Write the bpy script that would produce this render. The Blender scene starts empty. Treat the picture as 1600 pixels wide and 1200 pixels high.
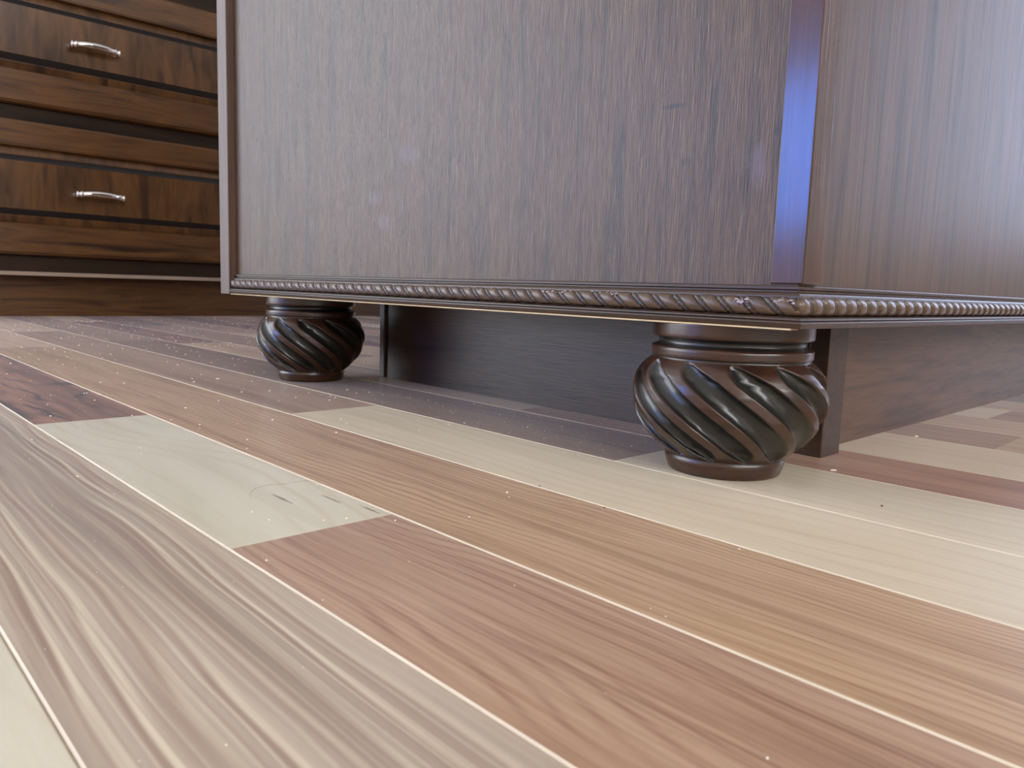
import bpy, bmesh, math, random
from mathutils import Matrix, Vector, noise

# ------------------------------------------------------------------ camera, light, exposure
S = 0.105                      # metres per unit: the lens stands exactly one unit above the floor
sc = bpy.context.scene
C = sc.collection
sc.view_settings.view_transform = 'Standard'
sc.view_settings.look = 'None'
sc.view_settings.gamma = 1.0
sc.view_settings.use_curve_mapping = False
sc.view_settings.exposure = 0.0

cam_data = bpy.data.cameras.new('camera')
cam = bpy.data.objects.new('camera', cam_data)
C.objects.link(cam)
pitch, roll, yaw = 0.12446, -0.03225, 0.80824
fw = Vector((math.cos(yaw)*math.cos(pitch), math.sin(yaw)*math.cos(pitch), -math.sin(pitch)))
rt = Vector((math.sin(yaw), -math.cos(yaw), 0))
dn = fw.cross(rt)
r2 = rt*math.cos(roll) + dn*math.sin(roll)
d2 = -rt*math.sin(roll) + dn*math.cos(roll)
m = Matrix((r2, -d2, -fw)).transposed().to_4x4()
m.translation = Vector((0, 0, S))
cam.matrix_world = m
cam_data.sensor_width = 36
cam_data.lens = 1190.3/1600*36
cam_data.clip_start = 0.01
cam_data.dof.use_dof = True
cam_data.dof.focus_distance = 4.4*S
cam_data.dof.aperture_fstop = 26
sc.camera = cam

world = bpy.data.worlds.new('daylight')
sc.world = world
world.use_nodes = True
bg = world.node_tree.nodes['Background']
bg.inputs['Color'].default_value = (0.55, 0.70, 1.0, 1)
bg.inputs['Strength'].default_value = 1.0

RX0, RX1, RY0, RY1, RH = -4.0, 4.5, -3.5, 2.80, 2.5      # inside of the room, metres

def area(name, loc, rot, sx, sy, power, col):
    d = bpy.data.lights.new(name, 'AREA')
    d.shape = 'RECTANGLE'; d.size = sx; d.size_y = sy
    d.energy = power; d.color = col
    o = bpy.data.objects.new(name, d); C.objects.link(o)
    o.location = loc; o.rotation_euler = rot
    return o
H = math.pi/2
# daylight standing in the window openings; the front one is an added fill
WIN_LEFT = (1.9, 2.7, 0.55, 1.5)       # y0 y1 z0 z1 in wall_left
WIN_BACK = (-3.2, -0.55, 0.05, 2.1)     # x0 x1 z0 z1 in wall_back
WIN_RIGHT = (-1.0, 0.4, 0.4, 2.1)      # y0 y1 z0 z1 in wall_right
WIN_FILL = (-2.6, 1.2, 1.1, 2.3)       # x0 x1 z0 z1 in wall_front, an unseen window added for fill
def warea(name, wall, w, power, col):
    a, b, z0, z1 = w; cz = (z0+z1)/2; c = (a+b)/2
    if wall == 'left':  return area(name, (RX0-0.04, c, cz), (0, -H, 0), z1-z0, b-a, power, col)
    if wall == 'right': return area(name, (RX1+0.04, c, cz), (0, H, 0), z1-z0, b-a, power, col)
    if wall == 'back':  return area(name, (c, RY1+0.04, cz), (-H, 0, 0), b-a, z1-z0, power, col)
    if wall == 'front': return area(name, (c, RY0-0.04, cz), (H, 0, 0), b-a, z1-z0, power, col)
warea('daylight_left', 'left', WIN_LEFT, 46, (0.07, 0.26, 1.0))
warea('daylight_back', 'back', WIN_BACK, 100, (0.88, 0.93, 1.0))
warea('daylight_right', 'right', WIN_RIGHT, 38, (0.60, 0.71, 1.0))
warea('front_fill', 'front', WIN_FILL, 135, (1.0, 0.98, 0.95))  # added fill light behind the camera, brightens the near floor

# ------------------------------------------------------------------ helpers
def tag(o, label=None, cat=None, group=None, kind=None):
    if label: o['label'] = label
    if cat: o['category'] = cat
    if group: o['group'] = group
    if kind: o['kind'] = kind
    return o

def empty(name, loc, label=None, cat=None, group=None, kind=None):
    o = bpy.data.objects.new(name, None); C.objects.link(o)
    o.location = loc; o.empty_display_size = 0.05
    return tag(o, label, cat, group, kind)

def build(name, bm, mats, parent=None, smooth=False, origin=None):
    """bmesh in world metres -> one object whose origin is `origin` (default: its box centre)."""
    if origin is None:
        xs = [v.co for v in bm.verts]
        origin = Vector([(min(c[i] for c in xs)+max(c[i] for c in xs))/2 for i in range(3)])
    origin = Vector(origin)
    bmesh.ops.translate(bm, verts=bm.verts, vec=-origin)
    me = bpy.data.meshes.new(name)
    bm.normal_update(); bm.to_mesh(me); bm.free()
    for mt in (mats if isinstance(mats, (list, tuple)) else [mats]): me.materials.append(mt)
    if smooth:
        for p in me.polygons: p.use_smooth = True
    o = bpy.data.objects.new(name, me); C.objects.link(o)
    if parent is not None:
        o.parent = parent
        pw = Vector(parent.location)
        q = parent.parent
        while q is not None: pw += Vector(q.location); q = q.parent
        o.location = origin-pw
    else:
        o.location = origin
    return o

def addbox(bm, x0, x1, y0, y1, z0, z1, bev=0.0, k=S, seg=2):
    x0, x1, y0, y1, z0, z1 = [a*k for a in (x0, x1, y0, y1, z0, z1)]
    vs = [bm.verts.new(p) for p in ((x0,y0,z0),(x1,y0,z0),(x1,y1,z0),(x0,y1,z0),(x0,y0,z1),(x1,y0,z1),(x1,y1,z1),(x0,y1,z1))]
    fs = [bm.faces.new([vs[i] for i in f]) for f in ((0,3,2,1),(4,5,6,7),(0,1,5,4),(1,2,6,5),(2,3,7,6),(3,0,4,7))]
    if bev:
        es = list({e for f in fs for e in f.edges})
        bmesh.ops.bevel(bm, geom=es, offset=bev, segments=seg, affect='EDGES', profile=0.5)
    return bm
def box(*a, **kw):
    return addbox(bmesh.new(), *a, **kw)

def sweep(rings, close_ring=False, cap=False, bm=None):
    """rings: list of equal-length point lists -> skinned grid"""
    bm = bm or bmesh.new()
    vv = [[bm.verts.new(p) for p in r] for r in rings]
    n = len(rings[0])
    for a, b in zip(vv, vv[1:]):
        for i in range(n if close_ring else n-1):
            j = (i+1) % n
            bm.faces.new((a[i], a[j], b[j], b[i]))
    if cap:
        bm.faces.new(vv[0][::-1]); bm.faces.new(vv[-1])
    bmesh.ops.recalc_face_normals(bm, faces=bm.faces)
    return bm

# ------------------------------------------------------------------ materials
class NT:
    def __init__(s, name):
        s.m = bpy.data.materials.new(name); s.m.use_nodes = True
        s.t = s.m.node_tree; s.b = s.t.nodes['Principled BSDF']
    def n(s, typ, **kw):
        nd = s.t.nodes.new(typ)
        for k, v in kw.items():
            if hasattr(nd, k) and not isinstance(v, tuple): setattr(nd, k, v)
        return nd
    def l(s, a, b): s.t.links.new(a, b)
    def ramp(s, fac, stops):
        r = s.n('ShaderNodeValToRGB'); el = r.color_ramp.elements
        while len(el) < len(stops): el.new(0.5)
        for e, (p, c) in zip(el, stops): e.position = p; e.color = (*c, 1)
        s.l(fac, r.inputs['Fac']); return r.outputs['Color']
    def mix(s, fac, a, b, mode='MIX'):
        x = s.n('ShaderNodeMix'); x.data_type = 'RGBA'; x.blend_type = mode
        for sock, v in ((x.inputs[0], fac), (x.inputs[6], a), (x.inputs[7], b)):
            if isinstance(v, (int, float)): sock.default_value = v
            elif isinstance(v, tuple): sock.default_value = (*v, 1)
            else: s.l(v, sock)
        return x.outputs[2]
    def math(s, op, a, b=0.0):
        x = s.n('ShaderNodeMath'); x.operation = op
        for sock, v in zip(x.inputs, (a, b)):
            if isinstance(v, (int, float)): sock.default_value = v
            else: s.l(v, sock)
        return x.outputs[0]
    def mapped(s, scale, rnd=True):
        tc = s.n('ShaderNodeTexCoord'); mp = s.n('ShaderNodeMapping')
        mp.inputs['Scale'].default_value = scale
        s.l(tc.outputs['Object'], mp.inputs['Vector'])
        if not rnd: return mp.outputs['Vector']
        oi = s.n('ShaderNodeObjectInfo'); va = s.n('ShaderNodeVectorMath'); va.operation = 'ADD'
        mu = s.math('MULTIPLY', oi.outputs['Random'], 37.0)
        s.l(mp.outputs['Vector'], va.inputs[0]); s.l(mu, va.inputs[1])
        return va.outputs['Vector']
    def noise(s, vec, scale=1.0, detail=4.0, rough=0.55, dist=0.0):
        x = s.n('ShaderNodeTexNoise')
        x.inputs['Scale'].default_value = scale; x.inputs['Detail'].default_value = detail
        x.inputs['Roughness'].default_value = rough; x.inputs['Distortion'].default_value = dist
        s.l(vec, x.inputs['Vector']); return x.outputs['Fac']
    def bump(s, h, strength=0.2, dist=0.0005):
        x = s.n('ShaderNodeBump'); x.inputs['Strength'].default_value = strength
        x.inputs['Distance'].default_value = dist
        s.l(h, x.inputs['Height']); s.l(x.outputs['Normal'], s.b.inputs['Normal'])

def P(s, rough, coat=0.0, coatr=0.1, spec=0.5):
    s.b.inputs['Roughness'].default_value = rough
    s.b.inputs['Coat Weight'].default_value = coat
    s.b.inputs['Coat Roughness'].default_value = coatr
    s.b.inputs['Specular IOR Level'].default_value = spec

def axis_scale(axis, along, across):
    v = [across, across, across]; v['xyz'.index(axis)] = along
    return tuple(v)

def c(r, g, b):   # sRGB 0-255 -> linear
    f = lambda u: ((u/255+0.055)/1.055)**2.4 if u > 10 else u/255/12.92
    return (f(r), f(g), f(b))

def wood(name, axis, stops, along=3.0, across=45.0, fine_along=14.0, fine_across=900.0, fine=0.25,
         dist=0.8, detail=5.0, rough=0.35, coat=0.0, coatr=0.15, spec=0.5, fine_dark=(0.35, 0.25, 0.2), rings=0.0, bump=0.08,
         blotch=0.0, blotch_col=(0.5, 0.45, 0.4), lin=900.0, amp=34.0, dust=0.0, flows=(), marks=(), light=0.0):
    s = NT(name)
    v = s.mapped(axis_scale(axis, along, across))
    n1 = s.noise(v, 1.0, detail, 0.5, dist)
    fac = n1
    if rings:                                   # contour lines of a slow noise: cathedral figure
        w = s.mapped(axis_scale(axis, along*0.45, across*0.35))
        n0 = s.noise(w, 1.0, 1.5, 0.4, 0.2)
        k = s.math('MULTIPLY', n0, amp)
        tcx = s.n('ShaderNodeTexCoord'); sp = s.n('ShaderNodeSeparateXYZ'); s.l(tcx.outputs['Object'], sp.inputs[0])
        cross = s.math('ADD', sp.outputs['X'], sp.outputs['Y'] if axis == 'z' else 0.0)
        k = s.math('ADD', k, s.math('MULTIPLY', cross, lin))
        sn = s.math('SINE', k)
        sn = s.math('MULTIPLY_ADD', sn, rings)
        s.t.nodes[-1].inputs[2].default_value = 0.0
        fac = s.math('ADD', n1, sn)
    col = s.ramp(fac, stops)
    for fa, fx, famp, flin, fpow, fstr, fcol, fph in flows:      # wavering growth lines along the board
        n0 = s.noise(s.mapped(axis_scale(axis, fa, fx)), 1.0, 2.5, 0.5, 0.1)
        tcx = s.n('ShaderNodeTexCoord'); sp = s.n('ShaderNodeSeparateXYZ'); s.l(tcx.outputs['Object'], sp.inputs[0])
        k = s.math('ADD', s.math('MULTIPLY', n0, famp), s.math('MULTIPLY', sp.outputs['X'], flin))
        sn = s.math('ADD', s.math('MULTIPLY', s.math('SINE', s.math('ADD', k, fph)), 0.5), 0.5)
        ln = s.math('POWER', sn, fpow)
        mk = s.ramp(s.noise(s.mapped(axis_scale(axis, 3.0, 60.0)), 1.0, 2.0), [(0.34, (0.1,)*3), (0.60, (1,)*3)])
        ln = s.math('MULTIPLY', s.math('MULTIPLY', ln, mk), fstr)
        col = s.mix(ln, col, fcol)
    f = s.mapped(axis_scale(axis, fine_along, fine_across))
    n2 = s.noise(f, 1.0, 2.0, 0.6, 0.0)
    ff = s.ramp(n2, [(0.50, (0, 0, 0)), (0.72, (1, 1, 1))])
    ff2 = s.math('MULTIPLY', ff, fine)
    col = s.mix(ff2, col, s.mix(1.0, col, fine_dark, 'MULTIPLY'))
    if light:                                  # pale open pores between the dark ones
        n3 = s.noise(s.mapped(axis_scale(axis, fine_along*0.8, fine_across*0.8)), 1.0, 2.0, 0.6)
        lf = s.math('MULTIPLY', s.ramp(n3, [(0.54, (0, 0, 0)), (0.74, (1, 1, 1))]), light)
        col = s.mix(lf, col, c(168,146,122))
    if blotch:
        bl = s.noise(s.mapped(axis_scale(axis, 6.0, 12.0)), 1.0, 3.0, 0.55, 0.3)
        bf = s.math('MULTIPLY', s.ramp(bl, [(0.42, (0, 0, 0)), (0.68, (1, 1, 1))]), blotch)
        col = s.mix(bf, col, s.mix(1.0, col, blotch_col, 'MULTIPLY'))
    for mc, mr, mcol, mstr in marks:      # smears and scuffs with a shape of their own, metres in object space
        tcx = s.n('ShaderNodeTexCoord'); sb = s.n('ShaderNodeVectorMath'); sb.operation = 'SUBTRACT'
        s.l(tcx.outputs['Object'], sb.inputs[0]); sb.inputs[1].default_value = mc
        dv = s.n('ShaderNodeVectorMath'); dv.operation = 'DIVIDE'; s.l(sb.outputs[0], dv.inputs[0]); dv.inputs[1].default_value = mr
        ln_ = s.n('ShaderNodeVectorMath'); ln_.operation = 'LENGTH'; s.l(dv.outputs[0], ln_.inputs[0])
        nn = s.noise(s.mapped((150, 150, 90), False), 1.0, 4.0, 0.6)
        dd = s.math('ADD', ln_.outputs['Value'], s.math('MULTIPLY', nn, 1.2))
        mk = s.ramp(s.math('MULTIPLY', dd, 0.5), [(0.50, (1, 1, 1)), (0.78, (0, 0, 0))])
        col = s.mix(s.math('MULTIPLY', mk, mstr), col, mcol)
    s.l(col, s.b.inputs['Base Color'])
    P(s, rough, coat, coatr, spec)
    rr = s.math('MULTIPLY_ADD', n2, 0.16); s.t.nodes[-1].inputs[2].default_value = rough-0.08
    s.l(rr, s.b.inputs['Roughness'])
    if bump: s.bump(n2, bump, 0.0004)
    if dust:
        s.b.inputs['Sheen Weight'].default_value = dust; s.b.inputs['Sheen Roughness'].default_value = 0.45
        s.b.inputs['Sheen Tint'].default_value = (0.86, 0.90, 1.0, 1)
    return s.m

MSTREAK = ((1.614, 3.21, 0.012, 0.13), (1.79, 3.08, 0.009, 0.12), (1.84, 2.82, 0.010, 0.10))
FR = dict(rough=0.38, coat=0.2, coatr=0.16, spec=0.4, dust=0.14)
def fl(famp=40.0, flin=900.0, fpow=3.0, fstr=0.5, fcol=(0, 0, 0), fph=0.0, fa=4.0, fx=9.0): return (fa, fx, famp, flin, fpow, fstr, fcol, fph)
M_maple = wood('maple_plank', 'y', [(0.30, c(194,186,162)), (0.5, c(208,201,179)), (0.72, c(199,190,167))], along=3, across=30, fine=0.10, fine_dark=(0.82,0.74,0.64), dist=0.5,
               flows=[fl(60, 500, 8, 0.35, c(186,162,134), fa=3, fx=7)], **FR)
M_mapleb = wood('pale_plank', 'y', [(0.30, c(200,178,148)), (0.5, c(217,198,170)), (0.72, c(205,184,154))], along=2, across=60, fine=0.15, fine_dark=(0.8,0.7,0.6),
               flows=[fl(40, 700, 6, 0.45, c(188,152,124), fa=2, fx=8)], **FR)
M_hick = wood('hickory_plank', 'y', [(0.28, c(134,116,100)), (0.42, c(164,147,130)), (0.55, c(182,166,146)), (0.72, c(150,132,114))],
               along=2.2, across=40, dist=0.4, detail=3.0, fine=0.14, fine_dark=(0.75,0.65,0.55),
               flows=[fl(34, 760, 4, 0.85, c(214,202,176), 0.0, 2.6, 12), fl(34, 760, 7, 0.6, c(134,98,80), 1.2, 2.6, 12), fl(46, 1700, 5, 0.5, c(214,202,178), 2.0, 3, 14), fl(24, 330, 5, 0.4, c(150,112,92), 0.5, 2.5, 10), fl(40, 2600, 4, 0.3, c(140,116,98), 0.5, 3, 12)], **FR)
M_oak = wood('golden_brown_plank', 'y', [(0.28, c(144,110,78)), (0.45, c(170,136,100)), (0.58, c(186,154,119)), (0.75, c(154,118,85))], along=2.6, across=60, fine=0.55, fine_across=500, fine_dark=(0.66,0.54,0.42),
               flows=[fl(80, 1300, 3, 0.7, c(142,98,62), 0, 4, 10), fl(60, 2600, 3, 0.35, c(206,170,130), 1, 5, 12)], **FR)
M_red = wood('reddish_plank', 'y', [(0.28, c(138,102,78)), (0.45, c(163,128,101)), (0.6, c(176,144,117)), (0.75, c(144,108,84))], along=2.4, across=46, fine=0.5, fine_across=450, fine_dark=(0.66,0.54,0.44),
               flows=[fl(70, 1000, 3, 0.65, c(132,92,68), 0, 4, 10), fl(50, 2400, 3, 0.35, c(198,160,132), 1, 5, 12)], **FR)
M_cherry = wood('cherry_plank', 'y', [(0.28, c(134,90,60)), (0.45, c(158,112,78)), (0.6, c(176,132,96)), (0.75, c(142,98,68))], along=3, across=60, fine=0.3, fine_dark=(0.6,0.5,0.4),
               flows=[fl(50, 1400, 3, 0.4, c(190,140,108), 0)], **FR)
M_waln = wood('walnut_plank', 'y', [(0.27, c(50,36,28)), (0.37, c(104,70,52)), (0.47, c(140,98,74)), (0.62, c(158,114,88)), (0.75, c(118,80,60))], along=2.2, across=40, fine=0.3, fine_dark=(0.5,0.4,0.35), dist=1.0,
               flows=[fl(60, 260, 7, 0.95, c(34,26,22), 0, 3, 8)], **FR)
M_brown = wood('brown_plank', 'y', [(0.28, c(104,80,62)), (0.45, c(128,100,78)), (0.6, c(142,114,90)), (0.75, c(112,86,66))], along=3, across=55, fine=0.3, fine_dark=(0.6,0.5,0.42),
               flows=[fl(60, 1200, 3, 0.4, c(96,70,52), 0)], **FR)
M_tan = wood('tan_brown_plank', 'y', [(0.28, c(132,102,76)), (0.45, c(154,124,96)), (0.6, c(166,137,110)), (0.75, c(138,108,84))], along=3, across=50, fine=0.3, fine_dark=(0.66,0.56,0.46),
               flows=[fl(60, 1200, 3, 0.4, c(126,94,68), 0)], **FR)
M_cream = wood('cream_plank', 'y', [(0.30, c(196,180,150)), (0.5, c(210,195,166)), (0.72, c(200,184,154))], along=3, across=30, fine=0.12, fine_dark=(0.82,0.72,0.62), dist=0.5,
               flows=[fl(50, 500, 7, 0.4, c(186,158,128), fa=2.5, fx=8), fl(50, 1500, 3, 0.15, c(180,154,124), 1, 2.5, 9)], **FR)
M_maplem = wood('maple_plank_mineral_streaks', 'y', [(0.30, c(194,186,162)), (0.5, c(208,201,179)), (0.72, c(199,190,167))], along=3, across=30, fine=0.10, fine_dark=(0.82,0.74,0.64), dist=0.5,
               flows=[fl(60, 500, 8, 0.35, c(186,162,134), fa=3, fx=7)],
               marks=[(((mx_-1.515)*S, (my_-4.25)*S, 0), (sx_*S, sy_*S, 0.1), c(112,84,66), 0.85) for mx_, my_, sx_, sy_ in MSTREAK], **FR)
M_beige = wood('beige_plank', 'y', [(0.28, c(164,134,106)), (0.45, c(190,160,130)), (0.6, c(204,176,146)), (0.75, c(172,142,112))], along=3, across=55, fine=0.25, fine_dark=(0.7,0.6,0.5),
               flows=[fl(60, 1200, 3, 0.4, c(164,124,94), 0)], **FR)

def plain(name, col, rough=0.5, metal=0.0, spec=0.5, var=0.12, scale=20.0, coat=0.0, bump=0.0):
    s = NT(name)
    n = s.noise(s.mapped((scale,)*3, False), 1.0, 3.0)
    cl = s.ramp(n, [(0.3, tuple(x*(1-var) for x in col)), (0.7, tuple(min(1, x*(1+var)) for x in col))])
    s.l(cl, s.b.inputs['Base Color']); P(s, rough, coat, 0.1, spec)
    s.b.inputs['Metallic'].default_value = metal
    if bump: s.bump(n, bump, 0.001)
    return s.m
M_edge = plain('plank_bevel', c(214,200,178), 0.5)
M_wall = plain('painted_wall', c(222,214,200), 0.7, var=0.02)
M_ceil = plain('ceiling_paint', c(240,238,232), 0.8, var=0.02)
M_sub = plain('subfloor', c(120,98,70), 0.8)
M_trim = plain('window_trim', c(236,234,228), 0.4, var=0.02)
M_raw = plain('raw_wood_edge', c(206,184,146), 0.6, scale=60)
M_tape = plain('grey_edge_tape', c(158,140,124), 0.5, scale=8)
M_chip = plain('wood_chip', c(236,226,206), 0.7)
M_fleck = plain('plaster_fleck', c(170,162,172), 0.8)
M_dirt = plain('dirt_crumb', c(70,50,34), 0.8)
M_hair = plain('dark_hair', c(120,96,72), 0.5)
M_stone = plain('countertop_stone', c(60,54,50), 0.2, scale=120, var=0.5)
M_chrome = plain('satin_nickel', (0.80, 0.79, 0.78), 0.10, metal=1.0, var=0.06)

veneer = [(0.26, c(46,33,22)), (0.42, c(70,50,34)), (0.56, c(85,61,42)), (0.74, c(56,40,28))]
darkv = [(0.3, c(46,34,29)), (0.5, c(62,46,39)), (0.7, c(50,37,31))]
IS = dict(rough=0.40, coat=0.0, spec=0.50)
def pm(y, z, ry, rz, col, st): return ((-0.06*S, (y-4.95)*S, (z-4.65)*S), (0.05, ry*S, rz*S), col, st)
SM = c(104,94,112)
PMARKS = (pm(4.93, 2.0, 0.16, 0.10, SM, 0.3), pm(5.24, 1.50, 0.12, 0.09, SM, 0.3), pm(5.38, 1.70, 0.14, 0.08, SM, 0.25), pm(1.985, 1.64, 0.06, 0.13, c(104,94,112), 0.45),
          pm(2.51, 2.0, 0.09, 0.018, c(24,18,16), 0.8), pm(1.90, 1.80, 0.02, 0.035, c(30,22,20), 0.7), pm(2.4, 1.7, 0.05, 0.03, c(36,28,26), 0.5))
M_panel = wood('stained_veneer_upright_grain', 'z', veneer, along=8, across=110, fine_along=60, fine_across=1300, fine=0.6, fine_dark=(0.35,0.3,0.28), light=0.22, dist=0.6, rings=0.03, lin=500.0, bump=0.6, blotch=0.35, blotch_col=(0.75,0.6,0.55), marks=PMARKS, **IS)
M_panelr = wood('stained_veneer_side', 'z', veneer, along=7, across=110, fine_along=16, fine_across=900, fine=0.4, fine_dark=(0.5,0.45,0.42), dist=0.7, rings=0.03, bump=0.2, rough=0.42, spec=0.62)
M_toe = wood('stained_toe_board_level_grain', 'y', darkv, along=7, across=90, fine_along=30, fine_across=900, fine=0.4, fine_dark=(0.5,0.45,0.4), bump=0.3, blotch=0.6, blotch_col=(1.5,1.15,0.95), rough=0.36, spec=0.45)
M_toex = wood('stained_toe_board_side', 'x', [(p_, tuple(v*1.25 for v in q_)) for p_, q_ in veneer], along=7, across=90, fine_along=30, fine_across=900, fine=0.3, fine_dark=(0.5,0.45,0.4), bump=0.1, rough=0.36, spec=0.5)
M_stile = wood('lacquered_corner_post', 'z', [(0.3, c(50,28,22)), (0.5, c(76,44,34)), (0.7, c(58,34,26))], along=4, across=40, fine=0.3, bump=0.25, rough=0.22, coat=0.5, coatr=0.13)
M_frame = wood('end_panel_edge', 'z', [(0.3, c(66,46,38)), (0.5, c(88,64,52)), (0.7, c(72,51,42))], along=4, across=40, fine=0.3, bump=0.1, rough=0.4, spec=0.5)
M_mould = wood('stained_moulding', 'y', [(0.3, c(44,30,23)), (0.5, c(66,46,32)), (0.7, c(50,35,26))], along=8, across=120, fine=0.4, bump=0.1, rough=0.40, coat=0.1, coatr=0.25, spec=0.45)
cab = [(0.26, c(44,26,12)), (0.40, c(84,54,26)), (0.55, c(104,70,36)), (0.74, c(64,41,20))]
M_cabx = wood('alder_level_grain', 'x', cab, along=4, across=50, fine=0.3, blotch=0.4, rough=0.34, coat=0.2, coatr=0.2, bump=0.03)
M_cabz = wood('alder_upright_grain', 'z', cab, along=5, across=26, fine=0.35, blotch=0.9, blotch_col=(0.42,0.36,0.30), dist=1.2, rough=0.34, coat=0.2, coatr=0.2, bump=0.03)
M_glaze = plain('dark_glaze_groove', c(30,27,28), 0.45)
M_cab_shade = wood('cabinet_painted_shade', 'x', [(p_, tuple(v*0.22 for v in q_)) for p_, q_ in cab], along=3, across=30, fine=0.3, spec=0.25, rough=0.5, bump=0.03)  # cabinet wood darkened: the shadow in the drawer gaps is put into the colour

def foot_mat(name='turned_foot_stain', stops=None, rough=0.30):
    s = NT(name)
    v = s.mapped((30, 30, 160))
    n1 = s.noise(v, 1.0, 4.0, 0.55, 0.4)
    col = s.ramp(n1, stops or [(0.3, c(36,21,15)), (0.5, c(62,38,27)), (0.7, c(46,28,20))])
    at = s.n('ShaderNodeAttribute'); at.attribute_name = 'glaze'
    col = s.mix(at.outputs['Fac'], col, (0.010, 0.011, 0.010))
    s.l(col, s.b.inputs['Base Color'])
    P(s, rough, 0.35, 0.22, 0.45)
    s.bump(n1, 0.05, 0.0004)
    return s.m
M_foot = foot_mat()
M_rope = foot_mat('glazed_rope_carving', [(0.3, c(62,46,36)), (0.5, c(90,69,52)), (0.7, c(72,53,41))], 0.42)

# ------------------------------------------------------------------ room shell
def shell(name, bm, mat): return tag(build(name, bm, mat), kind='structure')
def wall_with_hole(name, wall, w):
    bm = bmesh.new(); a, b, z0, z1 = w; t = 0.12
    def bx(u0, u1, v0, v1):
        if wall == 'left': addbox(bm, RX0-t, RX0, u0, u1, v0, v1, k=1)
        if wall == 'right': addbox(bm, RX1, RX1+t, u0, u1, v0, v1, k=1)
        if wall == 'back': addbox(bm, u0, u1, RY1, RY1+t, v0, v1, k=1)
        if wall == 'front': addbox(bm, u0, u1, RY0-t, RY0, v0, v1, k=1)
    lo, hi = (RY0, RY1) if wall in ('left', 'right') else (RX0, RX1)
    bx(lo, a, 0, RH); bx(b, hi, 0, RH); bx(a, b, z1, RH)
    if z0 > 0: bx(a, b, 0, z0)
    return shell(name, bm, M_wall)
wall_with_hole('wall_left', 'left', WIN_LEFT)
wall_with_hole('wall_right', 'right', WIN_RIGHT)
wall_with_hole('wall_back', 'back', WIN_BACK)
wall_with_hole('wall_front', 'front', WIN_FILL)
shell('ceiling', box(RX0, RX1, RY0, RY1, RH, RH+0.1, k=1), M_ceil)
def window(name, wall, w):
    a, b, z0, z1 = w; t = 0.07
    bm = bmesh.new()
    for u0, u1, v0, v1 in ((a-t, a, z0-t, z1+t), (b, b+t, z0-t, z1+t), (a, b, z0-t, z0), (a, b, z1, z1+t), ((a+b)/2-0.02, (a+b)/2+0.02, z0, z1)):
        v0 = max(v0, 0.0)
        if v1 <= v0: continue
        if wall == 'left': addbox(bm, RX0, RX0+0.02, u0, u1, v0, v1, k=1)
        if wall == 'right': addbox(bm, RX1-0.02, RX1, u0, u1, v0, v1, k=1)
        if wall == 'back': addbox(bm, u0, u1, RY1-0.02, RY1, v0, v1, k=1)
        if wall == 'front': addbox(bm, u0, u1, RY0, RY0+0.02, v0, v1, k=1)
    shell(name, bm, M_trim)
window('window_1', 'left', WIN_LEFT); window('window_2', 'back', WIN_BACK)
window('window_3', 'right', WIN_RIGHT); window('window_added_fill', 'front', WIN_FILL)  # the front window is made up to frame the fill light

# ------------------------------------------------------------------ floor of single planks
floor = shell('floor', box(RX0, RX1, RY0, RY1, -0.04, -0.012, k=1), M_sub)
BV = 0.0007
def plank_into(bm, x0, x1, y0, y1):
    """metres; long edges bevelled (material slot 1), ends butt-jointed"""
    g = 0.00012; t = 0.012; b = BV; d = 0.0007
    x0 += g; x1 -= g; y0 += g; y1 -= g
    prof = [(x0, -t), (x0, -d), (x0+b, 0), (x1-b, 0), (x1, -d), (x1, -t)]
    A = [bm.verts.new((px, y0, pz)) for px, pz in prof]
    B = [bm.verts.new((px, y1, pz)) for px, pz in prof]
    n = len(prof)
    for i in range(n):
        j = (i+1) % n
        f = bm.faces.new((A[i], A[j], B[j], B[i]))
        f.material_index = 1 if i in (1, 3) else 0
    bm.faces.new(A[::-1]); bm.faces.new(B)
    return bm
def plank(x0, x1, y0, y1, mat):
    bm = plank_into(bmesh.new(), x0*S, x1*S, y0*S, y1*S)
    bmesh.ops.recalc_face_normals(bm, faces=bm.faces)
    return build('plank', bm, [mat, M_edge], floor, origin=((x0+x1)/2*S, (y0+y1)/2*S, 0))

xb = [-1.22, -0.42, 0.38, 1.145, 1.885, 2.73, 3.53, 4.35, 5.07, 6.03, 6.80]
while xb[-1] < 19: xb.append(xb[-1]+0.80)
YN, YF = -6.0, 25.5
known = {   # row -> [(y where the plank ends towards the far wall, material)]
    0: [(3.0, M_mapleb), (12.0, M_oak)],
    1: [(7.0, M_maple), (15.0, M_brown)],
    2: [(11.5, M_hick), (19.5, M_beige)],
    3: [(2.70, M_red), (5.80, M_maplem), (13.0, M_waln)],
    4: [(12.0, M_oak), (21.0, M_beige)],
    5: [(5.31, M_cream), (15.2, M_tan), (25.5, M_beige)],
    6: [(2.80, M_cream), (12.8, M_brown), (25.5, M_tan)],
    7: [(-1.5, M_beige), (4.5, M_cherry), (12.0, M_beige), (18.2, M_waln)],
    8: [(4.0, M_mapleb), (9.0, M_beige), (16.5, M_tan)],
    9: [(1.45, M_beige), (6.0, M_red), (14.0, M_beige)],
    10: [(5.0, M_beige), (10.4, M_oak), (17.0, M_waln)],
    11: [(1.9, M_red), (6.0, M_mapleb), (13.2, M_brown)],
    12: [(5.0, M_beige), (11.2, M_maple), (19.0, M_red)],
}
rnd = random.Random(7)
pool = [M_tan, M_beige, M_red, M_tan, M_brown, M_mapleb, M_brown, M_tan]
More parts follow.
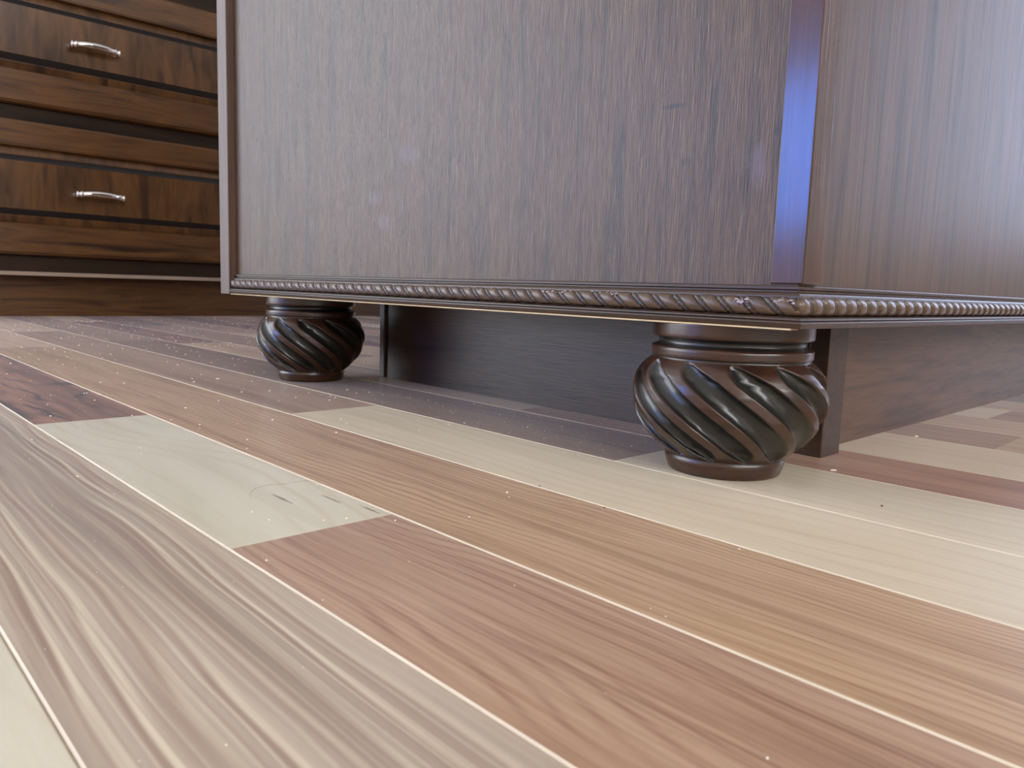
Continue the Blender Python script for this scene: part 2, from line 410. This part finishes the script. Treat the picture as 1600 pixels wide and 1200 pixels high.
for i in range(len(xb)-1):
    y = YN
    for y1, mt in known.get(i, []):
        plank(xb[i], xb[i+1], y, y1, mt); y = y1
    while y < YF-0.01:
        y1 = min(y+rnd.uniform(4.5, 9.5), YF)
        if YF-y1 < 1.5: y1 = YF
        plank(xb[i], xb[i+1], y, y1, rnd.choice(pool)); y = y1
# the boards outside the picture, joined
bm = bmesh.new(); tt = 0
def far_field(x0, x1, y0, y1):
    x = x0
    while x < x1-1e-4:
        xe = min(x+0.80*S, x1); y = y0
        while y < y1-1e-4:
            ye = min(y+rnd.uniform(0.5, 1.1), y1)
            a = len(bm.faces); plank_into(bm, x, xe, y, ye)
            bm.faces.ensure_lookup_table()
            k = rnd.randrange(4)
            for f in bm.faces[a:]:
                if f.material_index == 0: f.material_index = (0, 2, 3, 4)[k]
            y = ye
        x = xe
far_field(RX0, xb[0]*S, RY0, RY1)
far_field(xb[-1]*S, RX1, RY0, RY1)
far_field(xb[0]*S, xb[-1]*S, RY0, YN*S)
far_field(xb[0]*S, xb[-1]*S, YF*S, RY1)
bmesh.ops.recalc_face_normals(bm, faces=bm.faces)
tag(build('plank_field', bm, [M_maple, M_edge, M_red, M_oak, M_brown], floor), kind='stuff')

# ------------------------------------------------------------------ kitchen island
FX, FY = 3.53, 1.74        # planes of the front veneer and of the side veneer
LY = 8.03                  # where the left end panel begins
XE = 15.0                  # far end of the island
ZB, ZM, ZT = 0.85, 1.058, 8.4
island = empty('kitchen_island', (FX*S, FY*S, 0), 'dark stained kitchen island standing on round spiral-fluted feet, rope moulding along its base', 'kitchen island')
build('front_panel', box(FX, FX+0.12, 1.87, LY, 0.90, ZT, k=S), M_panel, island)
build('side_panel', box(3.72, XE, FY, FY+0.12, 0.90, ZT, k=S), M_panelr, island)
build('corner_post', box(3.513, 3.70, 1.70, 1.868, 1.066, ZT, bev=0.0006), M_stile, island)
build('end_panel', box(3.45, XE, LY, 8.25, 0.845, ZT, bev=0.0007), M_frame, island)
build('bottom_board', box(FX+0.005, XE, FY+0.005, LY, 0.855, 0.90), M_frame, island)
build('back_panel', box(XE-0.12, XE, FY+0.12, LY, 0.90, ZT), M_panelr, island)
build('corner_block', box(FX+0.002, 3.72, FY-0.035+0.03, 1.868, 0.90, 1.066), M_mould, island)
build('countertop', box(3.25, XE+0.25, 1.45, 8.5, ZT, ZT+0.30, bev=0.003), M_stone, island)

# moulding profile: (how far proud of the veneer, height)
prof = [(0.0, 1.058), (0.022, 1.058), (0.028, 1.052), (0.028, 1.040), (0.018, 1.034), (0.018, 1.026), (0.034, 1.020),
        (0.042, 1.010), (0.044, 0.998), (0.036, 0.990), (0.036, 0.930), (0.030, 0.922), (0.030, 0.912), (0.060, 0.906), (0.068, 0.900),
        (0.070, 0.893), (0.066, 0.888), (0.076, 0.884), (0.078, 0.878), (0.074, 0.866), (0.066, 0.853), (0.0, 0.853)]
def mould(axis):
    rings = []
    N = 24
    for k in range(N+1):
        t = k/N
        r = []
        for o, z in prof:
            if axis == 'y': r.append(((FX-o)*S, ((FY-o)*(1-t)+LY*t)*S, z*S))
            else: r.append((((FX-o)*(1-t)+XE*t)*S, (FY-o)*S, z*S))
        rings.append(r)
    bm = sweep(rings, close_ring=True, cap=True)
    return bm
def rope(axis):
    p = 0.138; A = 0.046; PR = 0.040; zc = 0.958
    L0, L1 = (FY-0.072, LY-0.005) if axis == 'y' else (FX-0.072, XE-0.05)
    if axis == 'x': L1 = 12.0
    step = p/20; n = int((L1-L0)/step)
    rings = []; nt = 12; gl = []
    for k in range(n+1):
        s_ = L0+k*step; r = []
        for j in range(nt+1):
            th = -H+math.pi*j/nt
            zz = math.sin(th)
            run = -s_ if axis == 'y' else s_
            u = (run/p + (0.34 if axis == 'y' else 0.10)*zz + 0.1*math.sin(run*3.1)) % 1.0
            if u < 0.64: e = 1-0.16*abs((u-0.32)/0.32)**4
            elif u < 0.73: e = 0.42
            elif u < 0.91: e = 0.78-0.15*abs((u-0.82)/0.09)**3
            else: e = 0.42
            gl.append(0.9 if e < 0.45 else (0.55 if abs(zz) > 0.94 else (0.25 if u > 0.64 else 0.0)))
            q_ = min(1.0, math.sqrt(max(0.0, (s_-L0)/0.035))); e *= 0.05+0.95*q_
            o = 0.034+PR*math.cos(th)*e
            z = zc+A*zz*(0.90+0.10*e)*(0.1+0.9*q_)
            r.append(((FX-o)*S, s_*S, z*S) if axis == 'y' else (s_*S, (FY-o)*S, z*S))
        rings.append(r)
    return sweep(rings, close_ring=True, cap=True), gl
for ax in 'yx':
    mo = build('rope_moulding', mould(ax), M_mould, island)
    rb_, gl_ = rope(ax)
    ro = build('carved_rope', rb_, M_rope, mo, smooth=True)
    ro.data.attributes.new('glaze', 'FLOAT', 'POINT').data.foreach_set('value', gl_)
rs0 = random.Random(5); bmf = bmesh.new()
for y0, z0, sy, sz, n_ in ((1.75, 0.985, 0.05, 0.018, 16), (1.98, 0.975, 0.05, 0.02, 18), (2.85, 1.0, 0.20, 0.012, 18), (3.3, 0.995, 0.12, 0.012, 16), (4.6, 0.99, 1.2, 0.02, 14)):
    for _ in range(n_):
        y = rs0.gauss(y0, sy*0.6); z = rs0.gauss(z0, sz*0.5); r_ = rs0.uniform(0.002, 0.007)
        o_ = 0.034+0.036*math.sqrt(max(0.05, 1-((z-0.958)/0.046)**2)) if z < 1.0 else 0.036
        addbox(bmf, FX-o_-0.003, FX-o_+0.006, y-r_*1.3, y+r_*1.3, z-r_*0.6, z+r_*0.6)
tag(build('plaster_flecks', bmf, M_fleck, island), kind='stuff')
build('raw_edge', box(FX-0.068, FX+0.01, FY-0.02, LY-0.005, 0.845, 0.853), M_raw, island)

# toe kick: front board, side board, corner post, end trim
build('toe_board', box(4.69, 4.85, 2.18, 6.90, 0.0, 0.855), M_toe, island)
build('toe_board', box(4.90, XE-0.6, 2.19, 2.33, 0.0, 0.855), M_toex, island)
build('toe_post', box(4.68, 4.95, 2.06, 2.185, 0.0, 0.855, bev=0.0006), M_mould, island)
build('toe_trim', box(4.665, 4.85, 6.90, 6.99, 0.0, 0.855, bev=0.0006), M_toe, island)
build('toe_board', box(4.85, XE-0.6, 6.87, 6.99, 0.0, 0.855), M_toex, island)

# round feet with spiral flutes
def smooth_prof(pts, z):
    for (z0, r0), (z1, r1) in zip(pts, pts[1:]):
        if z0 <= z <= z1:
            t = (z-z0)/(z1-z0); return r0+(r1-r0)*t
    return pts[-1][1]
FOOT = [(0.0, 0.30), (0.006, 0.315), (0.03, 0.325), (0.075, 0.338), (0.090, 0.338), (0.098, 0.328), (0.106, 0.342), (0.14, 0.385), (0.19, 0.438), (0.24, 0.478), (0.30, 0.514),
        (0.36, 0.535), (0.42, 0.545), (0.48, 0.543), (0.53, 0.532), (0.57, 0.514), (0.60, 0.492), (0.625, 0.466), (0.642, 0.446), (0.652, 0.436),
        (0.658, 0.440), (0.664, 0.446), (0.706, 0.448), (0.713, 0.442), (0.719, 0.420), (0.727, 0.408), (0.740, 0.405), (0.753, 0.408), (0.762, 0.424), (0.766, 0.440), (0.772, 0.446), (0.80, 0.447), (0.85, 0.447)]
zs = []
for (z0, r0), (z1, r1) in zip(FOOT, FOOT[1:]):
    k = max(1, int(abs(z1-z0)/0.011)+(1 if 0.1 < z0 < 0.65 else 0))
    zs += [z0+(z1-z0)*i/k for i in range(k)]
zs.append(0.85)
NF, NA, TW, ZTOP, ZLOW = 12, 432, math.radians(78), 0.635, 0.105
def foot_mesh():
    bm = bmesh.new(); rings = []; gl = []
    for z in zs:
        r0 = smooth_prof(FOOT, z); ring = []
        for i in range(NA):
            tt_ = min(1.0, max(0.0, (ZTOP-z)/(ZTOP-ZLOW)))
            ph = 2*math.pi*i/NA+TW*tt_; g = 0.0; r = r0
            if ZLOW < z < ZTOP:
                t = (ZTOP-z)/(ZTOP-ZLOW)
                u = ((ph-TW*t)/(2*math.pi)*NF) % 1.0          # 0..1 across one flute pitch
                d = abs(u-0.5)
                w = 0.35                                      # half width of the flute
                end = min(1.0, (max(0.0, t/0.16))**0.5) * min(1.0, math.sqrt(max(0.0, (1-t)/0.12)))
                w *= end
                if w > 0.02 and d < w:
                    q = math.sqrt(max(0.0, 1-(d/w)**2))
                    r = r0-0.058*q*end
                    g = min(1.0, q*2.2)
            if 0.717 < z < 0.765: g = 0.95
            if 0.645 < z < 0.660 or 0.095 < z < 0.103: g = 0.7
            ring.append((r*math.cos(ph), r*math.sin(ph), z)); gl.append(g)
        rings.append(ring)
    return rings, gl
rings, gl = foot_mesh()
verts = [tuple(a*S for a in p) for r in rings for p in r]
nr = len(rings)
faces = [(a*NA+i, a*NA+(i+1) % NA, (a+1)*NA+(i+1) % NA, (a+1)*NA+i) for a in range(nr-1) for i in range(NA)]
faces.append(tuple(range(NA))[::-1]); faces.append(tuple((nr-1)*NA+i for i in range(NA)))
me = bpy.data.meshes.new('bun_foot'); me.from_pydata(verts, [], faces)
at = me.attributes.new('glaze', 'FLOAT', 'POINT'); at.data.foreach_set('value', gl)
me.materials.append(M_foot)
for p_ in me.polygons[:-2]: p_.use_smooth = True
fc = {'near': (3.91, 2.29), 'far': (3.94, 7.16), 'hid': (XE-0.6, 2.29), 'hid2': (XE-0.6, 7.16)}
for k, rz, lab in (('near', 0.304, 'fluted foot under the near corner'), ('far', 0.05, 'fluted foot under the left end'), ('hid', 0.2, None), ('hid2', 0.3, None)):
    o = bpy.data.objects.new('bun_foot', me); C.objects.link(o); o.parent = island
    o.location = Vector((fc[k][0]*S, fc[k][1]*S, 0))-island.location
    o.rotation_euler.z = rz
    if lab: o['label'] = lab

# ------------------------------------------------------------------ drawer cabinets at the far wall
CY = 20.05                 # plane of the drawer fronts
FRM = 20.28                # face frame plane
def prof_bar(axis, a0, a1, pts, flip=False):
    """extrude (y, w) profile along axis; w is z for 'x' bars and x for 'z' bars"""
    bm = bmesh.new()
    def P3(a, y, w): return (a*S, y*S, w*S) if axis == 'x' else (w*S, y*S, a*S)
    return sweep([[P3(a0, y, w) for y, w in pts], [P3(a1, y, w) for y, w in pts]], close_ring=True, cap=True)
def bar_pts(outer, inner):
    """outer = coordinate of the outside edge, inner = inside edge"""
    d = 1 if inner > outer else -1
    return [(FRM-0.01, outer), (CY+0.10, outer), (CY+0.07, outer+d*0.02), (CY+0.035, outer+d*0.025), (CY+0.03, outer+d*0.05), (CY, outer+d*0.065),
            (CY, inner-d*0.05), (CY+0.02, inner-d*0.045), (CY+0.02, inner-d*0.02), (CY+0.06, inner), (FRM-0.01, inner)]
def ring_rect(x0, x1, z0, z1, y):
    return [(x0*S, y*S, z0*S), (x1*S, y*S, z0*S), (x1*S, y*S, z1*S), (x0*S, y*S, z1*S)]
def handle(parent, cx, cz):
    """bowed pull with turned ball ends"""
    L = 1.04; bm = bmesh.new(); rings = []
    N = 48
    for i in range(N+1):
        t = i/N; a = (t-0.5)*2
        x = cx+a*L/2
        bow = 0.10*(1-abs(a)**2.2)
        y = CY-0.20-bow
        r = 0.050+0.028*(1-a*a)
        d = abs(a)
        r += 0.050*math.exp(-((d-0.95)/0.05)**2)+0.030*math.exp(-((d-0.80)/0.035)**2)
        r -= 0.014*math.exp(-((d-0.90)/0.02)**2)
        if i in (0, N): r = 0.012
        z = cz+0.035*(1-a*a)
        rings.append([(x*S, (y+r*1.0*math.cos(q))*S, (z+r*(1+0.05*math.cos(8*q))*math.sin(q))*S) for q in [2*math.pi*j/20 for j in range(20)]])
    sweep(rings, close_ring=True, cap=True, bm=bm)
    for sg in (-1, 1):
        rr = []
        for yy, r in ((CY, 0.062), (CY-0.02, 0.062), (CY-0.04, 0.040), (CY-0.12, 0.030), (CY-0.22, 0.032)):
            rr.append([((cx+sg*L*0.455+r*math.cos(q))*S, yy*S, (cz+r*math.sin(q))*S) for q in [2*math.pi*j/16 for j in range(16)]])
        sweep(rr, close_ring=True, cap=True, bm=bm)
    bmesh.ops.recalc_face_normals(bm, faces=bm.faces)
    return build('handle', bm, M_chrome, parent, smooth=True)

def drawer(cabinet, x0, x1, z0, z1, rb, rt_, hx, hz):
    """rb / rt_ : inner edges of the bottom and the top rail"""
    d = empty('drawer', Vector(((x0+x1)/2*S, CY*S, z0*S))-cabinet.location); d.parent = cabinet
    sw = 0.62
    build('rail', prof_bar('x', x0, x1, bar_pts(z0, rb)), M_cabx, d)
    build('rail', prof_bar('x', x0, x1, bar_pts(z1, rt_)), M_cabx, d)
    build('stile', prof_bar('z', rb-0.01, rt_+0.01, bar_pts(x0, x0+sw)), M_cabz, d)
    build('stile', prof_bar('z', rb-0.01, rt_+0.01, bar_pts(x1, x1-sw)), M_cabz, d)
    # raised centre panel: groove, slope, small step, field
    a, b, e, f = x0+sw-0.01, x1-sw+0.01, rb-0.01, rt_+0.01
    g = 0.19
    bm = sweep([ring_rect(a, b, e, f, CY+0.19), ring_rect(a, b, e, f, CY+0.15), ring_rect(a+g-0.02, b-g+0.02, e+g-0.02, f-g+0.02, CY+0.10),
                ring_rect(a+g, b-g, e+g, f-g, CY+0.10), ring_rect(a+g+0.13, b-g-0.13, e+g+0.13, f-g-0.13, CY+0.0)], close_ring=True, cap=True)
    for fc_ in bm.faces:
        c_ = fc_.calc_center_median()
        if abs(c_.y-(CY+0.05)*S) < 0.01*S: fc_.material_index = 1
    build('raised_panel', bm, [M_cabz, M_glaze], d)
    handle(d, hx, hz)
    return d
CW = 8.9
def cabinet_at(cx, label):
    x0, x1 = cx-CW/2, cx+CW/2
    t = empty('drawer_cabinet', (cx*S, CY*S, 0), label, 'cabinet', 'drawer cabinets along the far wall')
    build('carcass', box(x0, x1, FRM+0.15, RY1/S-0.02, 1.0, 8.4), M_cab_shade, t)
    bm = bmesh.new()
    addbox(bm, x0, x0+0.4, FRM, FRM+0.15, 1.036, 8.4); addbox(bm, x1-0.4, x1, FRM, FRM+0.15, 1.036, 8.4)
    for z0, z1 in ((1.036, 1.5), (4.3, 4.9), (7.7, 8.4)): addbox(bm, x0+0.4, x1-0.4, FRM, FRM+0.15, z0, z1)
    build('face_frame', bm, M_cab_shade, t)
    build('edge_strip', box(x0, x1, FRM-0.10, FRM+0.15, 0.945, 1.034, bev=0.0006), M_tape, t)
    build('toe_kick', box(x0, x1, 20.72, 20.9, 0.0, 1.0), M_cabx, t)
    dx0, dx1 = x0+0.22, x1-0.22
    hx = cx
    drawer(t, dx0, dx1, 1.40, 4.34, 2.10, 3.76, hx, 2.82)
    drawer(t, dx0, dx1, 4.68, 7.70, 5.40, 7.05, hx, 6.11)
    return t
CX0 = 5.49
cabinet_at(CX0, 'brown drawer cabinet at the far left with two chrome bow handles in sight')
cabinet_at(CX0+CW, 'brown drawer cabinet behind the island, only its toe kick showing past the left foot')
# upper drawers row and worktop over both
for k in range(2):
    cx = CX0+k*CW
    bm = bmesh.new()
top = build('worktop', box(CX0-CW/2-0.1, CX0+1.5*CW, CY-0.25, RY1/S-0.02, 8.4, 8.75, bev=0.002), M_stone)
tag(top, 'stone worktop lying across the brown drawer cabinets by the far wall', 'worktop')

# ------------------------------------------------------------------ sawdust and crumbs
def on_floor_clear(x, y, pad=0.06):
    if 4.6 < x < XE-0.5 and 2.0 < y < 7.05: return False
    for k in ('near', 'far'):
        if math.hypot(x-fc[k][0], y-fc[k][1]) < 0.36: return False
    return y < 20.6
def chip_into(bm, x, y, sx, sy, sz, rz):
    cs, sn = math.cos(rz), math.sin(rz)
    pts = [(-1, -.7, 0), (1, -.9, 0), (.9, .8, 0), (-.8, 1, 0), (-.6, -.5, 1), (.7, -.4, .8), (.5, .6, 1), (-.5, .5, .7)]
    vs = []
    for px, py, pz in pts:
        px *= sx/2; py *= sy/2
        vs.append(bm.verts.new((x+px*cs-py*sn, y+px*sn+py*cs, 0.00003+pz*sz)))
    for f in ((0,3,2,1),(4,5,6,7),(0,1,5,4),(1,2,6,5),(2,3,7,6),(3,0,4,7)): bm.faces.new([vs[i] for i in f])
bm = bmesh.new(); rs = random.Random(3); cnt = 0
while cnt < 3200:
    # denser towards the cabinets
    y = rs.uniform(0.6, 20.5); x = rs.uniform(0.2, 12)
    if rs.random() > 0.25+min(0.75, y/12.0): continue
    if not on_floor_clear(x, y): continue
    s_ = rs.choice([0.0003, 0.0004, 0.0004, 0.0006, 0.0011])*(0.6+0.07*y)
    chip_into(bm, x*S, y*S, s_*rs.uniform(0.8, 1.8), s_, s_*0.4, rs.uniform(0, 3.1)); cnt += 1
for k in range(420):   # fine dust gathered in front of the toe board and along the feet
    x = rs.uniform(3.4, 4.62); y = rs.uniform(2.7, 6.7)
    s_ = rs.choice([0.0002, 0.0003, 0.0005]); chip_into(bm, x*S, y*S, s_*1.4, s_, s_*0.4, rs.uniform(0, 3.1))
tag(build('sawdust', bm, M_chip, origin=(0, 0, 0)), 'fine pale sawdust specks scattered over the plank floor', 'sawdust', kind='stuff')
def chip(name, x, y, sx, sy, sz, rz, mat, label, cat):
    bm = bmesh.new(); chip_into(bm, x*S, y*S, sx, sy, sz, rz)
    return tag(build(name, bm, mat, origin=(x*S, y*S, 0)), label, cat)
def gpt(px, py):
    v = r2*((px-800)/1190.3)+d2*((py-600)/1190.3)+fw
    t = -1.0/v.z
    return v.x*t, v.y*t
for name, px, py, sx, sy, rz, mat, label, cat in (
    ('wood_chip', 543, 609, 0.0050, 0.0025, 0.4, M_chip, 'white wood chip on the floor just right of the left fluted foot', 'wood chip'),
    ('wood_chip', 577, 613, 0.0030, 0.0014, 0.9, M_chip, 'small thin wood chip just before the left end of the toe board', 'wood chip'),
    ('wood_chip', 340, 592, 0.0040, 0.0014, -0.7, M_chip, 'thin white wood chip lying left of the left fluted foot', 'wood chip'),
    ('wood_chip', 1302, 735, 0.0042, 0.0018, -0.8, M_chip, 'pale wood chip on the reddish plank by the corner of the toe board', 'wood chip'),
    ('wood_chip', 1431, 682, 0.0042, 0.0022, -0.3, M_chip, 'pale wood chip near the side toe board right of the near foot', 'wood chip'),
    ('wood_chip', 525, 676, 0.0016, 0.0010, -0.3, M_chip, 'tiny white wood chip on the golden brown plank left of the pale one', 'wood chip'),
    ('crumb', 1378, 791, 0.0016, 0.0014, 0.3, M_dirt, 'small dark crumb on the pale plank right of the near foot', 'crumb'),
    ('crumb', 750, 666, 0.0016, 0.0007, 0.3, M_dirt, 'dark sliver on the pale plank before the toe board', 'crumb'),
    ('crumb', 944, 794, 0.0009, 0.0008, 0.3, M_dirt, 'tiny dark crumb at the seam before the near foot', 'crumb'),
    ('crumb', 843, 760, 0.0008, 0.0006, 0.3, M_dirt, 'tiny dark crumb on the pale plank left of the near foot', 'crumb')):
    x, y = gpt(px, py); chip(name, x, y, sx, sy, 0.0006, rz, mat, label, cat)
# curled hair on the pale plank
pts = [gpt(*p) for p in ((392, 779), (391, 771), (400, 763), (420, 758), (445, 756), (470, 752), (488, 752), (503, 757))]
rings = []
for i in range(len(pts)-1):
    for k in range(5):
        t = k/5; P0 = pts[max(i-1, 0)]; P1 = pts[i]; P2 = pts[i+1]; P3 = pts[min(i+2, len(pts)-1)]
        q = [0.5*((2*P1[a])+(-P0[a]+P2[a])*t+(2*P0[a]-5*P1[a]+4*P2[a]-P3[a])*t*t+(-P0[a]+3*P1[a]-3*P2[a]+P3[a])*t**3) for a in (0, 1)]
        rings.append(q)
rr = []
for i, q in enumerate(rings):
    a = rings[max(i-1, 0)]; b = rings[min(i+1, len(rings)-1)]
    dx, dy = b[0]-a[0], b[1]-a[1]; l_ = math.hypot(dx, dy); nx, ny = -dy/l_, dx/l_; r = 0.00005
    rr.append([(q[0]*S+nx*r*math.cos(w), q[1]*S+ny*r*math.cos(w), r+r*math.sin(w)+0.00001) for w in (0, 2.1, 4.2)])
hair = build('hair_strand', sweep(rr, close_ring=True, cap=True), M_hair)
tag(hair, 'thin curled hair lying on the short pale plank', 'hair')
